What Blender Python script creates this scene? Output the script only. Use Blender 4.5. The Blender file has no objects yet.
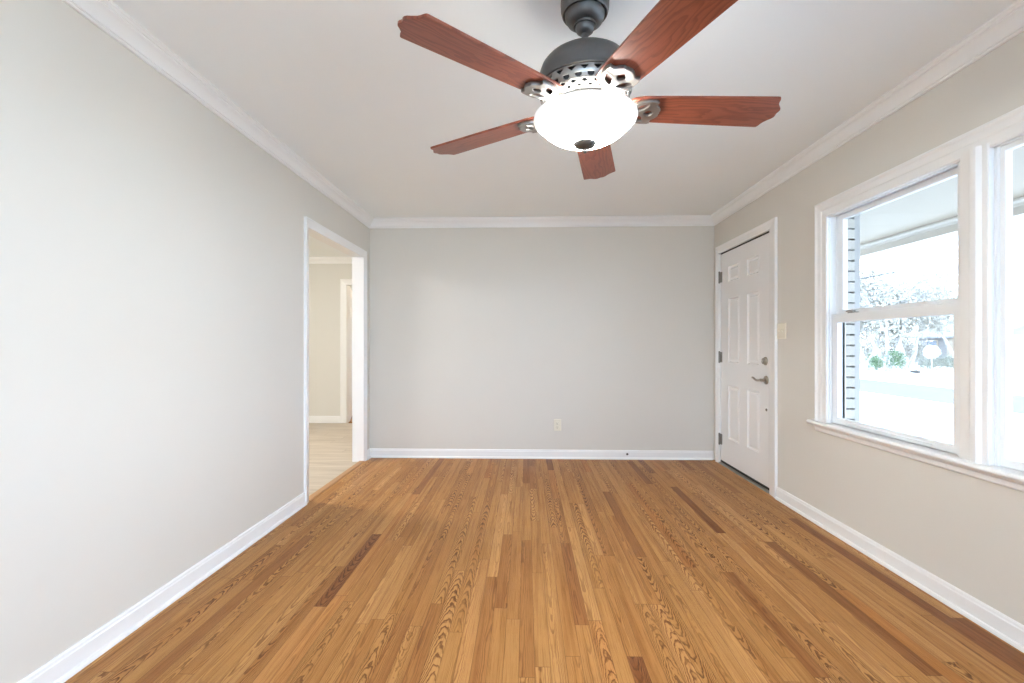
import bpy, bmesh, math, random
from mathutils import Vector, Matrix
random.seed(7)
SC = bpy.context.scene
COL = SC.collection
PI = math.pi

# ------------------------------------------------------------------ camera
F = 459.63
cam_d = bpy.data.cameras.new('camera')
cam = bpy.data.objects.new('camera', cam_d); COL.objects.link(cam)
cam.location = (0, 0, 1.158)
cam.rotation_euler = (PI/2, 0, 0.0302)
cam_d.sensor_fit = 'HORIZONTAL'; cam_d.sensor_width = 36.0
cam_d.lens = F / 1024 * 36
cam_d.shift_y = (344.49 - 341.5) / 1024
cam_d.clip_start = 0.02; cam_d.clip_end = 400
SC.camera = cam

# ------------------------------------------------------------------ world, lights, exposure
SC.view_settings.view_transform = 'Standard'
SC.view_settings.look = 'None'
SC.view_settings.gamma = 1.0
SC.view_settings.use_curve_mapping = False
SC.view_settings.exposure = 0.42
SKY_STRENGTH = 9.4
LAMP_W = 5.0          # bulbs above the bowl rim, shining up and out
BOWL_E = 75.0           # glow of the frosted bowl
INNER_E = 20.0          # inside of the bowl, open to the ceiling
HALL_W = 80.0
world = bpy.data.worlds.new('overcast_sky'); SC.world = world
world.use_nodes = True
wn = world.node_tree; wn.nodes.clear()
wo = wn.nodes.new('ShaderNodeOutputWorld'); wb = wn.nodes.new('ShaderNodeBackground')
wr = wn.nodes.new('ShaderNodeValToRGB'); wt = wn.nodes.new('ShaderNodeTexCoord')
ws = wn.nodes.new('ShaderNodeSeparateXYZ')
wn.links.new(wt.outputs['Generated'], ws.inputs[0])
wn.links.new(ws.outputs['Z'], wr.inputs[0])
wr.color_ramp.elements[0].position = 0.0; wr.color_ramp.elements[0].color = (0.60, 0.755, 1.0, 1)
wr.color_ramp.elements[1].position = 1.0; wr.color_ramp.elements[1].color = (0.50, 0.69, 1.0, 1)
wn.links.new(wr.outputs[0], wb.inputs['Color']); wb.inputs['Strength'].default_value = SKY_STRENGTH
wn.links.new(wb.outputs[0], wo.inputs['Surface'])
cy = SC.cycles
cy.max_bounces = 12; cy.diffuse_bounces = 8; cy.glossy_bounces = 4
cy.transparent_max_bounces = 16; cy.transmission_bounces = 6
cy.sample_clamp_indirect = 8.0
cy.caustics_reflective = False; cy.caustics_refractive = False
cy.use_denoising = True

# ------------------------------------------------------------------ measures (metres)
XL, XR, YB, YF, H = -1.607, 1.893, 4.68, -2.6, 2.44
WT = 0.10                       # partition thickness
XO = 2.10                       # outer brick face
OP0, OP1, OPH = 3.345, 4.49, 2.02        # cased opening in the left wall
D0, D1, DZ = 3.635, 4.55, 2.034          # entry door leaf
W1a, W1b = 2.071, 2.949                   # far double-hung window
W2a, W2b = 0.45, 1.925                   # picture window
W3a, W3b = -0.55, 0.325                  # near double-hung window, unseen, added for daylight
WZ0, WZ1 = 0.655, 1.965
GZ = -0.45                               # ground outside
HX0, HY0, HY1 = -5.2, 1.2, 6.7           # next room

# ------------------------------------------------------------------ materials
class NT:
    def __init__(s, name):
        s.m = bpy.data.materials.new(name); s.m.use_nodes = True
        s.t = s.m.node_tree; s.t.nodes.clear()
        s.out = s.t.nodes.new('ShaderNodeOutputMaterial')
    def n(s, typ, **kw):
        nd = s.t.nodes.new(typ)
        for k, v in kw.items(): setattr(nd, k, v)
        return nd
    def put(s, sock, v):
        if hasattr(v, 'is_linked') or isinstance(v, bpy.types.NodeSocket): s.t.links.new(v, sock)
        elif v is not None: sock.default_value = v
    def math(s, op, a, b=None, c=None, clamp=False):
        nd = s.n('ShaderNodeMath', operation=op, use_clamp=clamp)
        s.put(nd.inputs[0], a); s.put(nd.inputs[1], b); s.put(nd.inputs[2], c)
        return nd.outputs[0]
    def add(s, a, b): return s.math('ADD', a, b)
    def sub(s, a, b): return s.math('SUBTRACT', a, b)
    def mul(s, a, b): return s.math('MULTIPLY', a, b)
    def xyz(s, x, y, z):
        nd = s.n('ShaderNodeCombineXYZ')
        for i, v in enumerate((x, y, z)): s.put(nd.inputs[i], v)
        return nd.outputs[0]
    def sep(s, v):
        nd = s.n('ShaderNodeSeparateXYZ'); s.put(nd.inputs[0], v); return nd.outputs
    def noise(s, v, scale=1.0, detail=2.0, rough=0.5):
        nd = s.n('ShaderNodeTexNoise'); s.put(nd.inputs['Vector'], v)
        nd.inputs['Scale'].default_value = scale; nd.inputs['Detail'].default_value = detail
        nd.inputs['Roughness'].default_value = rough
        return nd.outputs['Fac'] if 'Fac' in nd.outputs else nd.outputs[0]
    def white(s, v):
        nd = s.n('ShaderNodeTexWhiteNoise', noise_dimensions='3D'); s.put(nd.inputs['Vector'], v)
        return s.sep(nd.outputs['Color'])
    def ramp(s, f, stops, interp='LINEAR'):
        nd = s.n('ShaderNodeValToRGB'); s.put(nd.inputs[0], f)
        cr = nd.color_ramp; cr.interpolation = interp
        while len(cr.elements) < len(stops): cr.elements.new(0.5)
        for e, (p, c) in zip(cr.elements, stops):
            e.position = p; e.color = (*c, 1) if len(c) == 3 else c
        return nd.outputs['Color']
    def mix(s, f, a, b, blend='MIX'):
        nd = s.n('ShaderNodeMix', data_type='RGBA', blend_type=blend)
        s.put(nd.inputs[0], f); s.put(nd.inputs[6], (*a, 1) if isinstance(a, tuple) else a)
        s.put(nd.inputs[7], (*b, 1) if isinstance(b, tuple) else b)
        return nd.outputs[2]
    def smooth(s, v, a, b, c=0.0, d=1.0):
        nd = s.n('ShaderNodeMapRange', interpolation_type='SMOOTHSTEP'); s.put(nd.inputs[0], v)
        for i, k in enumerate((a, b, c, d)): nd.inputs[i+1].default_value = k
        return nd.outputs[0]
    def bsdf(s, color, rough=0.5, metal=0.0, spec=0.5, bump=None, bstr=0.1, bdist=0.002, **kw):
        b = s.n('ShaderNodeBsdfPrincipled')
        s.put(b.inputs['Base Color'], (*color, 1) if isinstance(color, tuple) else color)
        s.put(b.inputs['Roughness'], rough); s.put(b.inputs['Metallic'], metal)
        s.put(b.inputs['Specular IOR Level'], spec)
        for k, v in kw.items(): s.put(b.inputs[k], v)
        if bump is not None:
            bp = s.n('ShaderNodeBump'); bp.inputs['Strength'].default_value = bstr
            bp.inputs['Distance'].default_value = bdist
            s.t.links.new(bump, bp.inputs['Height']); s.t.links.new(bp.outputs[0], b.inputs['Normal'])
        s.t.links.new(b.outputs[0], s.out.inputs['Surface'])
        return s.m
    def coord(s, which='Object'):
        return s.n('ShaderNodeTexCoord').outputs[which]

def paint(name, color, rough=0.5, spec=0.3, bstr=0.04, scale=180.0, var=0.02):
    t = NT(name); co = t.coord()
    n1 = t.noise(co, scale, 3.0); n2 = t.noise(co, 1.3, 2.0)
    c = t.mix(n2, tuple(k*(1-var) for k in color), tuple(min(1, k*(1+var)) for k in color))
    return t.bsdf(c, rough, 0, spec, bump=n1, bstr=bstr, bdist=0.001)

def wood_floor():
    t = NT('oak_strip_floor'); x, y, z = t.sep(t.coord())
    w = 0.057
    xx = t.math('DIVIDE', t.add(x, 10.0), w); row = t.math('FLOOR', xx); fx = t.math('FRACT', xx)
    a, b, c = t.white(t.xyz(row, 3.3, 0.7))
    L = t.add(t.mul(b, 0.9), 0.65)
    yy = t.math('DIVIDE', t.add(t.add(y, 20.0), t.mul(a, 7.0)), L); seg = t.math('FLOOR', yy); fy = t.math('FRACT', yy)
    p, q, s_ = t.white(t.xyz(row, seg, 0.5)); u, v, k = t.white(t.xyz(row, seg, 9.5))
    xl = t.mul(t.sub(fx, 0.5), w)
    ido = t.mul(k, 91.0)
    s3 = t.math('POWER', s_, 3.0)                      # a few planks are flat-sawn with bold cathedrals
    cath = t.smooth(s_, 0.45, 0.85)
    cx = t.mul(t.sub(p, 0.5), t.sub(w * 2.2, t.mul(cath, w * 1.6)))
    def nz(fx_, fy_, det=2.0, off=0.0):
        return t.sub(t.noise(t.xyz(t.add(t.mul(x, fx_), off), t.add(t.mul(y, fy_), ido), ido), 1.0, det), 0.5)
    wob = t.add(t.mul(nz(5.0, 2.6), 0.022), t.mul(nz(55.0, 20.0, 2.0, 7.0), 0.007))
    dx = t.add(t.sub(xl, cx), wob)
    taper = t.mul(t.add(t.mul(cath, t.add(t.mul(u, 0.22), 0.10)), 0.012), t.math('SIGN', t.sub(p, 0.5)))
    R = t.add(t.add(t.mul(t.mul(dx, dx), 46.0), t.mul(taper, y)), t.add(t.mul(nz(14.0, 3.5, 2.0, 3.0), 0.05), t.mul(nz(70.0, 34.0, 2.0, 5.0), t.add(0.004, t.mul(cath, 0.016)))))
    spacing = t.add(t.mul(u, 0.006), t.add(0.0085, t.mul(cath, 0.004)))
    ring = t.math('FRACT', t.math('DIVIDE', R, spacing))
    line = t.mul(t.smooth(ring, 0.42, 0.80), t.smooth(ring, 0.9, 1.0, 1.0, 0.0))
    wide = t.noise(t.xyz(t.mul(x, 240.0), t.add(t.mul(y, 4.0), ido), 0.0), 1.0, 3.0, 0.6)
    pores = t.noise(t.xyz(t.mul(x, 600.0), t.add(t.mul(y, 20.0), ido), 2.0), 1.0, 2.0, 0.6)
    light = t.ramp(v, [(0.0, (0.27, 0.112, 0.045)), (0.07, (0.38, 0.18, 0.069)), (0.18, (0.49, 0.255, 0.096)), (0.6, (0.53, 0.295, 0.118)), (0.9, (0.61, 0.36, 0.165)), (1.0, (0.50, 0.225, 0.070))])
    dark = t.ramp(v, [(0.0, (0.12, 0.042, 0.018)), (0.5, (0.165, 0.070, 0.024)), (1.0, (0.20, 0.080, 0.027))])
    patch = t.smooth(t.noise(t.xyz(t.mul(x, 12.0), t.add(t.mul(y, 2.2), ido), 1.0), 1.0, 2.0), 0.35, 0.6, 0.55, 1.0)
    strength = t.mul(t.add(t.mul(cath, 0.56), t.add(0.40, t.mul(u, 0.14))), patch)
    col = t.mix(t.mul(line, strength), light, dark)
    col = t.mix(t.smooth(wide, 0.45, 0.75), col, t.mix(1.0, col, (0.68, 0.60, 0.52), 'MULTIPLY'))
    col = t.mix(t.smooth(pores, 0.52, 0.8, 0.0, 0.55), col, t.mix(1.0, col, (0.55, 0.48, 0.4), 'MULTIPLY'))
    streak = t.noise(t.xyz(t.mul(x, 34.0), t.add(t.mul(y, 0.8), ido), 6.0), 1.0, 3.0)
    col = t.mix(t.smooth(streak, 0.46, 0.70, 0.0, 0.8), col, t.mix(1.0, col, (0.72, 0.62, 0.54), 'MULTIPLY'))
    col = t.mix(1.0, col, (0.91, 0.825, 0.665), 'MULTIPLY')
    big = t.noise(t.xyz(x, t.mul(y, 0.5), 4.0), 0.9, 2.0)
    col = t.mix(t.smooth(big, 0.35, 0.7, 0.0, 0.25), col, t.mix(1.0, col, (0.82, 0.76, 0.70), 'MULTIPLY'))
    e1 = t.math('MINIMUM', fx, t.sub(1.0, fx)); gx = t.smooth(e1, 0.008, 0.03, 1.0, 0.0)
    e2 = t.mul(t.math('MINIMUM', fy, t.sub(1.0, fy)), L); gy = t.smooth(e2, 0.0006, 0.0022, 1.0, 0.0)
    gap = t.math('MAXIMUM', gx, gy)
    col = t.mix(t.mul(gap, 0.6), col, (0.12, 0.045, 0.018))
    rough = t.add(t.mul(wide, 0.12), 0.36)
    hgt = t.sub(t.mul(wide, 0.3), t.add(gap, t.mul(line, 0.2)))
    return t.bsdf(col, rough, 0, 0.17, bump=hgt, bstr=0.12, bdist=0.0008)

def blade_wood():
    t = NT('cherry_blade_wood'); x, y, z = t.sep(t.coord())
    oi = t.n('ShaderNodeObjectInfo').outputs['Random']; ido = t.mul(oi, 50.0)
    n1 = t.noise(t.xyz(t.add(t.mul(x, 3.2), ido), t.mul(y, 13.0), ido), 1.0, 3.0)
    n2 = t.noise(t.xyz(t.add(t.mul(x, 16.0), ido), t.mul(y, 60.0), ido), 1.0, 2.0)
    dy = t.add(y, t.mul(t.sub(oi, 0.5), 0.05))
    rad = t.math('SQRT', t.add(t.mul(dy, dy), 0.0002))
    R = t.add(t.add(rad, t.mul(x, 0.06)), t.add(t.mul(n1, 0.11), t.mul(n2, 0.008)))
    ring = t.math('FRACT', t.math('DIVIDE', R, 0.016))
    line = t.mul(t.smooth(ring, 0.3, 0.88), t.smooth(ring, 0.92, 1.0, 1.0, 0.0))
    fine = t.noise(t.xyz(t.add(t.mul(x, 9.0), ido), t.mul(y, 230.0), 0.0), 1.0, 3.0, 0.6)
    col = t.mix(n1, (0.29, 0.080, 0.043), (0.215, 0.058, 0.032))
    col = t.mix(t.mul(line, 0.5), col, (0.11, 0.022, 0.014))
    col = t.mix(t.smooth(fine, 0.45, 0.75, 0.0, 0.6), col, t.mix(1.0, col, (0.62, 0.55, 0.52), 'MULTIPLY'))
    return t.bsdf(col, 0.34, 0, 0.5, bump=fine, bstr=0.05, bdist=0.0006)

def hall_planks():
    t = NT('pale_vinyl_planks'); x, y, z = t.sep(t.coord())
    w = 0.15
    yy = t.math('DIVIDE', t.add(y, 20.0), w); row = t.math('FLOOR', yy); fy = t.math('FRACT', yy)
    a, b, c = t.white(t.xyz(row, 1.5, 0.3))
    xx = t.math('DIVIDE', t.add(t.add(x, 30.0), t.mul(a, 5.0)), 1.22); seg = t.math('FLOOR', xx); fx = t.math('FRACT', xx)
    p, q, s_ = t.white(t.xyz(row, seg, 0.5))
    n = t.noise(t.xyz(t.add(t.mul(x, 1.6), t.mul(p, 40.0)), t.mul(y, 26.0), p), 1.0, 4.0, 0.6)
    n2 = t.noise(t.xyz(t.add(t.mul(x, 4.0), t.mul(p, 40.0)), t.mul(y, 150.0), p), 1.0, 2.0, 0.6)
    col = t.ramp(n, [(0.3, (0.40, 0.335, 0.265)), (0.5, (0.52, 0.45, 0.365)), (0.7, (0.60, 0.53, 0.445))])
    col = t.mix(t.mul(q, 0.35), col, (0.38, 0.31, 0.235))
    col = t.mix(t.smooth(n2, 0.5, 0.8, 0.0, 0.3), col, (0.30, 0.24, 0.18))
    g = t.math('MAXIMUM', t.smooth(t.math('MINIMUM', fy, t.sub(1.0, fy)), 0.008, 0.02, 1.0, 0.0),
               t.smooth(t.math('MINIMUM', fx, t.sub(1.0, fx)), 0.001, 0.003, 1.0, 0.0))
    col = t.mix(t.mul(g, 0.55), col, (0.2, 0.16, 0.12))
    return t.bsdf(col, 0.42, 0, 0.4, bump=t.sub(n2, g), bstr=0.06, bdist=0.0008)

def leafy(name, c1, c2, scale=30.0):
    t = NT(name); n = t.noise(t.coord(), scale, 2.0)
    return t.bsdf(t.mix(t.smooth(n, 0.35, 0.65), c1, c2), 0.65, 0, 0.2)

def metal(name, c, rough, metallic=1.0, scale=90.0):
    t = NT(name); n = t.noise(t.coord(), scale, 3.0)
    r = t.add(t.mul(n, 0.12), rough - 0.06)
    col = t.mix(n, tuple(k*0.88 for k in c), tuple(min(1, k*1.1) for k in c))
    return t.bsdf(col, r, metallic, 0.5)

def glass():
    t = NT('window_glass')
    lw = t.n('ShaderNodeLayerWeight'); lw.inputs['Blend'].default_value = 0.5
    fr = t.n('ShaderNodeMath', operation='MULTIPLY_ADD')      # Schlick reflectance, the same from both sides
    t.t.links.new(t.math('POWER', lw.outputs['Facing'], 5.0), fr.inputs[0]); fr.inputs[1].default_value = 0.9; fr.inputs[2].default_value = 0.04
    tr = t.n('ShaderNodeBsdfTransparent'); tr.inputs[0].default_value = (0.97, 0.985, 0.985, 1)
    gl = t.n('ShaderNodeBsdfGlossy'); gl.inputs['Roughness'].default_value = 0.0
    mx = t.n('ShaderNodeMixShader')
    t.t.links.new(fr.outputs[0], mx.inputs[0]); t.t.links.new(tr.outputs[0], mx.inputs[1]); t.t.links.new(gl.outputs[0], mx.inputs[2])
    t.t.links.new(mx.outputs[0], t.out.inputs['Surface'])
    return t.m

def bowl_glow(name='frosted_bowl_glass', strength=None):
    t = NT(name)
    n = t.noise(t.coord(), 12.0, 2.0)
    e = t.mix(n, (1.0, 0.985, 0.92), (0.97, 0.955, 0.89))
    b = t.n('ShaderNodeBsdfPrincipled')
    b.inputs['Base Color'].default_value = (0.9, 0.89, 0.87, 1); b.inputs['Roughness'].default_value = 0.35
    t.t.links.new(e, b.inputs['Emission Color']); b.inputs['Emission Strength'].default_value = BOWL_E if strength is None else strength
    t.t.links.new(b.outputs[0], t.out.inputs['Surface'])
    return t.m

def white_glass():
    t = NT('white_rim_glass')
    b = t.n('ShaderNodeBsdfPrincipled')
    b.inputs['Base Color'].default_value = (0.85, 0.85, 0.84, 1); b.inputs['Roughness'].default_value = 0.3
    b.inputs['Emission Color'].default_value = (1, 0.99, 0.97, 1); b.inputs['Emission Strength'].default_value = 0.30
    t.t.links.new(b.outputs[0], t.out.inputs['Surface'])
    return t.m

def house_brick(name):
    t = NT(name); co = t.coord(); n = t.noise(co, 60.0, 3.0)
    c = t.mix(n, (0.44, 0.40, 0.345), (0.56, 0.51, 0.445))
    return t.bsdf(c, 0.8, 0, 0.2, bump=n, bstr=0.3, bdist=0.002)

def lawn_mat():
    t = NT('winter_lawn'); co = t.coord()
    n = t.noise(co, 2.2, 4.0, 0.65); n2 = t.noise(co, 0.35, 3.0)
    c = t.mix(t.smooth(n, 0.35, 0.65), (0.76, 0.73, 0.66), (0.64, 0.62, 0.54))
    c = t.mix(t.smooth(n2, 0.4, 0.7, 0.0, 0.6), c, (0.80, 0.77, 0.71))
    return t.bsdf(c, 0.9, 0, 0.1, bump=n, bstr=0.4, bdist=0.02)

M = dict(
    wall=paint('warm_grey_wall_paint', (0.69, 0.66, 0.60), 0.62, 0.25),
    ceil=paint('flat_white_ceiling_paint', (0.895, 0.93, 0.935), 0.8, 0.15, scale=260.0),
    trim=paint('white_semigloss_trim', (0.86, 0.857, 0.845), 0.32, 0.45, bstr=0.015),
    door=paint('white_door_enamel', (0.835, 0.83, 0.82), 0.34, 0.45, bstr=0.015),
    vinyl=paint('white_vinyl_sash', (0.86, 0.87, 0.87), 0.38, 0.4, bstr=0.01),
    hallwall=paint('cream_wall_paint', (0.70, 0.685, 0.635), 0.62, 0.25),
    floor=wood_floor(), blade=blade_wood(), hall=hall_planks(), glass=glass(), bowl=bowl_glow(), rim=white_glass(), inner=bowl_glow('lit_inner_bowl_glass', INNER_E),
    pewter=metal('dark_pewter', (0.125, 0.122, 0.12), 0.42, 0.75),
    silver=metal('brushed_antique_silver', (0.33, 0.322, 0.31), 0.34, 0.9),
    core=paint('black_motor_core', (0.03, 0.03, 0.033), 0.5, 0.4),
    nickel=metal('satin_nickel', (0.44, 0.40, 0.34), 0.3, 1.0),
    hinge=metal('aged_nickel_hinge', (0.26, 0.24, 0.21), 0.4, 0.9),
    rubber_and_gap=paint('rubber_sweep_and_gap_shade', (0.045, 0.04, 0.036), 0.7, 0.3),  # rubber of the door sweep; also colours the shade in the door's top gap
    sill_metal=metal('aluminium_threshold', (0.42, 0.38, 0.33), 0.45, 0.8),
    ivory=paint('ivory_plastic', (0.80, 0.755, 0.63), 0.35, 0.5, bstr=0.01, var=0.01),
    slot=paint('dark_slot', (0.06, 0.05, 0.04), 0.6, 0.3),
    strip=paint('oak_transition_strip', (0.42, 0.22, 0.09), 0.4, 0.4, scale=60.0, var=0.12),
    brick=house_brick('painted_brick'), mortar=paint('grey_mortar', (0.20, 0.19, 0.175), 0.9, 0.1, bstr=0.3, scale=80.0),
    shutter=paint('pale_blue_grey_shutter', (0.41, 0.39, 0.37), 0.5, 0.3),
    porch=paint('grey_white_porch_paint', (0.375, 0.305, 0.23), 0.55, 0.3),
    beam=paint('white_beam_paint', (0.86, 0.79, 0.70), 0.55, 0.3),
    lawn=lawn_mat(),
    asphalt=paint('worn_asphalt', (0.118, 0.102, 0.084), 0.9, 0.15, bstr=0.3, scale=40.0, var=0.12),
    concrete=paint('pale_concrete', (0.34, 0.33, 0.31), 0.9, 0.15, bstr=0.2, scale=40.0, var=0.08),
    deadwood=leafy('dark_dead_wood', (0.045, 0.04, 0.034), (0.08, 0.07, 0.06), 9.0),
    bark=leafy('pale_bark', (0.40, 0.37, 0.34), (0.28, 0.26, 0.24), 9.0),
    leaf=leafy('dull_leaves', (0.27, 0.245, 0.20), (0.38, 0.35, 0.295), 3.0),
    green=leafy('evergreen_leaves', (0.075, 0.12, 0.06), (0.12, 0.17, 0.09), 12.0),
    hedge=leafy('hedge_leaves', (0.20, 0.20, 0.15), (0.28, 0.275, 0.22), 12.0),
    blossom=leafy('white_blossom', (0.55, 0.55, 0.53), (0.7, 0.7, 0.68), 12.0),
    siding=paint('blue_grey_siding', (0.24, 0.22, 0.205), 0.8, 0.2, scale=20.0, var=0.05),
    roof=leafy('grey_shingles', (0.19, 0.18, 0.18), (0.25, 0.24, 0.24), 4.0),
    pane=paint('dark_far_pane', (0.10, 0.11, 0.13), 0.2, 0.6, bstr=0.0),
    cable=paint('black_cable', (0.04, 0.04, 0.04), 0.6, 0.3),
)

# ------------------------------------------------------------------ builders
def mesh_obj(name, bm, mat, parent=None, smooth=None, bevel=0.0, recalc=True):
    if recalc: bmesh.ops.recalc_face_normals(bm, faces=bm.faces[:])
    me = bpy.data.meshes.new(name); bm.to_mesh(me); bm.free()
    if smooth is not None:
        for p in me.polygons: p.use_smooth = True
        me.set_sharp_from_angle(angle=math.radians(smooth))
    for mm in (mat if isinstance(mat, (list, tuple)) else [mat]): me.materials.append(mm)
    o = bpy.data.objects.new(name, me); COL.objects.link(o)
    if parent is not None: o.parent = parent
    if bevel:
        md = o.modifiers.new('edge', 'BEVEL'); md.width = bevel; md.segments = 2
        md.limit_method = 'ANGLE'; md.angle_limit = math.radians(40)
    return o
def tag(o, label, cat, group=None, kind=None):
    o['label'] = label; o['category'] = cat
    if group: o['group'] = group
    if kind: o['kind'] = kind
    return o
def struct(o, label, cat): return tag(o, label, cat, kind='structure')
def empty(name, loc=(0, 0, 0), rz=0.0):
    o = bpy.data.objects.new(name, None); COL.objects.link(o)
    o.location = loc; o.rotation_euler = (0, 0, rz); o.empty_display_size = 0.1
    return o
def box(bm, x0, x1, y0, y1, z0, z1):
    vs = [bm.verts.new((x, y, z)) for z in (z0, z1) for y in (y0, y1) for x in (x0, x1)]
    for f in ((0, 2, 3, 1), (4, 5, 7, 6), (0, 1, 5, 4), (2, 6, 7, 3), (0, 4, 6, 2), (1, 3, 7, 5)):
        bm.faces.new([vs[i] for i in f])
    return vs
def boxes(*bs):
    bm = bmesh.new()
    for b in bs: box(bm, *b)
    return bm
def sweep(bm, prof, p0, p1, n, up, m0=0.0, m1=0.0):
    """prof: closed (a, b) polygon, a along n, b along up; ends cut at 45 degrees by m0/m1 times a."""
    p0, p1, n, up = Vector(p0), Vector(p1), Vector(n), Vector(up)
    d = (p1 - p0).normalized()
    A = [bm.verts.new(p0 + n*a + up*b + d*(m0*a)) for a, b in prof]
    B = [bm.verts.new(p1 + n*a + up*b - d*(m1*a)) for a, b in prof]
    k = len(prof)
    for i in range(k): bm.faces.new((A[i], A[(i+1) % k], B[(i+1) % k], B[i]))
    bm.faces.new(A); bm.faces.new(B[::-1])
def lathe(bm, prof, axis=Vector((0, 0, 1)), origin=Vector((0, 0, 0)), seg=64, cap=True):
    axis = Vector(axis).normalized(); origin = Vector(origin)
    a = axis.orthogonal().normalized(); b = axis.cross(a)
    rings = []
    for r, h in prof:
        if r < 1e-6: rings.append([bm.verts.new(origin + axis*h)])
        else: rings.append([bm.verts.new(origin + axis*h + (a*math.cos(2*PI*i/seg) + b*math.sin(2*PI*i/seg))*r) for i in range(seg)])
    for r0, r1 in zip(rings, rings[1:]):
        for i in range(seg):
            j = (i+1) % seg
            if len(r0) == 1 and len(r1) == 1: continue
            if len(r0) == 1: bm.faces.new((r0[0], r1[i], r1[j]))
            elif len(r1) == 1: bm.faces.new((r0[i], r0[j], r1[0]))
            else: bm.faces.new((r0[i], r0[j], r1[j], r1[i]))
    if cap:
        for r in (rings[0], rings[-1]):
            if len(r) > 2: bm.faces.new(r)
def tube(bm, pts, rad, seg=12):
    pts = [Vector(p) for p in pts]
    if not isinstance(rad, (list, tuple)): rad = [rad]*len(pts)
    rings = []; ref = None
    for i, p in enumerate(pts):
        t = (pts[min(i+1, len(pts)-1)] - pts[max(i-1, 0)]).normalized()
        if ref is None: ref = t.orthogonal().normalized()
        ref = (ref - t*ref.dot(t)).normalized(); b = t.cross(ref)
        rings.append([bm.verts.new(p + (ref*math.cos(2*PI*k/seg) + b*math.sin(2*PI*k/seg))*rad[i]) for k in range(seg)])
    for r0, r1 in zip(rings, rings[1:]):
        for k in range(seg): bm.faces.new((r0[k], r0[(k+1) % seg], r1[(k+1) % seg], r1[k]))
    bm.faces.new(rings[0][::-1]); bm.faces.new(rings[-1])
def panelled(bm, u0, u1, v0, v1, holes, put, d0, d1):
    """A slab over (u, v) with rectangular holes; put(u, v, w) gives the point, w in d0..d1."""
    us = sorted({u0, u1, *[h[0] for h in holes], *[h[1] for h in holes]})
    vs = sorted({v0, v1, *[h[2] for h in holes], *[h[3] for h in holes]})
    solid = {}
    for i in range(len(us)-1):
        for j in range(len(vs)-1):
            cu, cv = (us[i]+us[i+1])/2, (vs[j]+vs[j+1])/2
            solid[i, j] = not any(h[0] < cu < h[1] and h[2] < cv < h[3] for h in holes)
    cache = {}
    def V(i, j, w):
        if (i, j, w) not in cache: cache[i, j, w] = bm.verts.new(put(us[i], vs[j], (d0, d1)[w]))
        return cache[i, j, w]
    for (i, j), s in solid.items():
        if not s: continue
        for w in (0, 1): bm.faces.new([V(i, j, w), V(i+1, j, w), V(i+1, j+1, w), V(i, j+1, w)])
        for (di, dj, e) in ((-1, 0, ((0, 0), (0, 1))), (1, 0, ((1, 0), (1, 1))), (0, -1, ((0, 0), (1, 0))), (0, 1, ((0, 1), (1, 1)))):
            if not solid.get((i+di, j+dj), False):
                (a, b), (c, d) = e
                bm.faces.new([V(i+a, j+b, 0), V(i+c, j+d, 0), V(i+c, j+d, 1), V(i+a, j+b, 1)])

# ------------------------------------------------------------------ room shell
bm = bmesh.new(); box(bm, XL, XO-0.06, YF, YB, -0.05, 0.0)
struct(mesh_obj('floor', bm, M['floor']), 'honey oak strip floor with strong cathedral grain', 'floor')
bm = bmesh.new(); box(bm, XL-0.02, XR+0.02, YF-0.02, YB+0.02, H, H+0.1)
struct(mesh_obj('ceiling', bm, M['ceil']), 'plain off-white ceiling carrying the fan', 'ceiling')
bm = bmesh.new()
panelled(bm, YF, YB+0.12, -0.05, H, [(OP0-0.018, OP1+0.018, -0.05, OPH+0.018)], lambda u, v, w: (w, u, v), XL, XL-WT)
struct(mesh_obj('wall_left', bm, M['wall']), 'pale left wall with the white cased opening', 'wall')
bm = bmesh.new(); box(bm, XL, XR, YB, YB+0.12, -0.05, H)
struct(mesh_obj('wall_back', bm, M['wall']), 'plain warm grey end wall with one outlet', 'wall')
WIN_HOLE = (W3a-0.02, W1b+0.02, WZ0-0.02, WZ1+0.02)
bm = bmesh.new()
panelled(bm, YF, YB+0.12, -0.05, H, [WIN_HOLE, (D0-0.03, D1+0.03, -0.05, DZ+0.03)], lambda u, v, w: (w, u, v), XR, XR+0.13)
struct(mesh_obj('wall_right', bm, M['wall']), 'grey right wall holding the entry door and the windows', 'wall')
FW = (-1.4, 1.65, 0.30, 2.2)
bm = bmesh.new(); panelled(bm, XL-WT, XO, -0.05, H, [FW], lambda u, v, w: (u, w, v), YF, YF-0.14)
struct(mesh_obj('wall_front', bm, M['wall']), 'grey wall behind the viewpoint with the added wide window', 'wall')

# crown moulding, mitred run by run
CP = [(0, 0), (0, -0.090), (0.010, -0.090), (0.013, -0.084), (0.010, -0.078), (0.016, -0.076), (0.016, -0.070), (0.019, -0.062), (0.026, -0.048),
      (0.036, -0.036), (0.048, -0.028), (0.048, -0.021), (0.054, -0.019), (0.058, -0.012), (0.062, -0.010), (0.062, 0)]
crown = [('trim_1', (XL, YF, H), (XL, YB, H), (1, 0, 0), 'white crown moulding along the top of the left wall'),
         ('trim_2', (XL, YB, H), (XR, YB, H), (0, -1, 0), 'white crown moulding along the top of the end wall'),
         ('trim_3', (XR, YB, H), (XR, YF, H), (-1, 0, 0), 'white crown moulding above the windows and entry door')]
for nm, p0, p1, n, lb in crown:
    bm = bmesh.new(); sweep(bm, CP, p0, p1, n, (0, 0, 1), 1 if nm != 'trim_1' else 0, 1 if nm != 'trim_3' else 0)
    struct(mesh_obj(nm, bm, M['trim'], smooth=25), lb, 'crown moulding')
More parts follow.
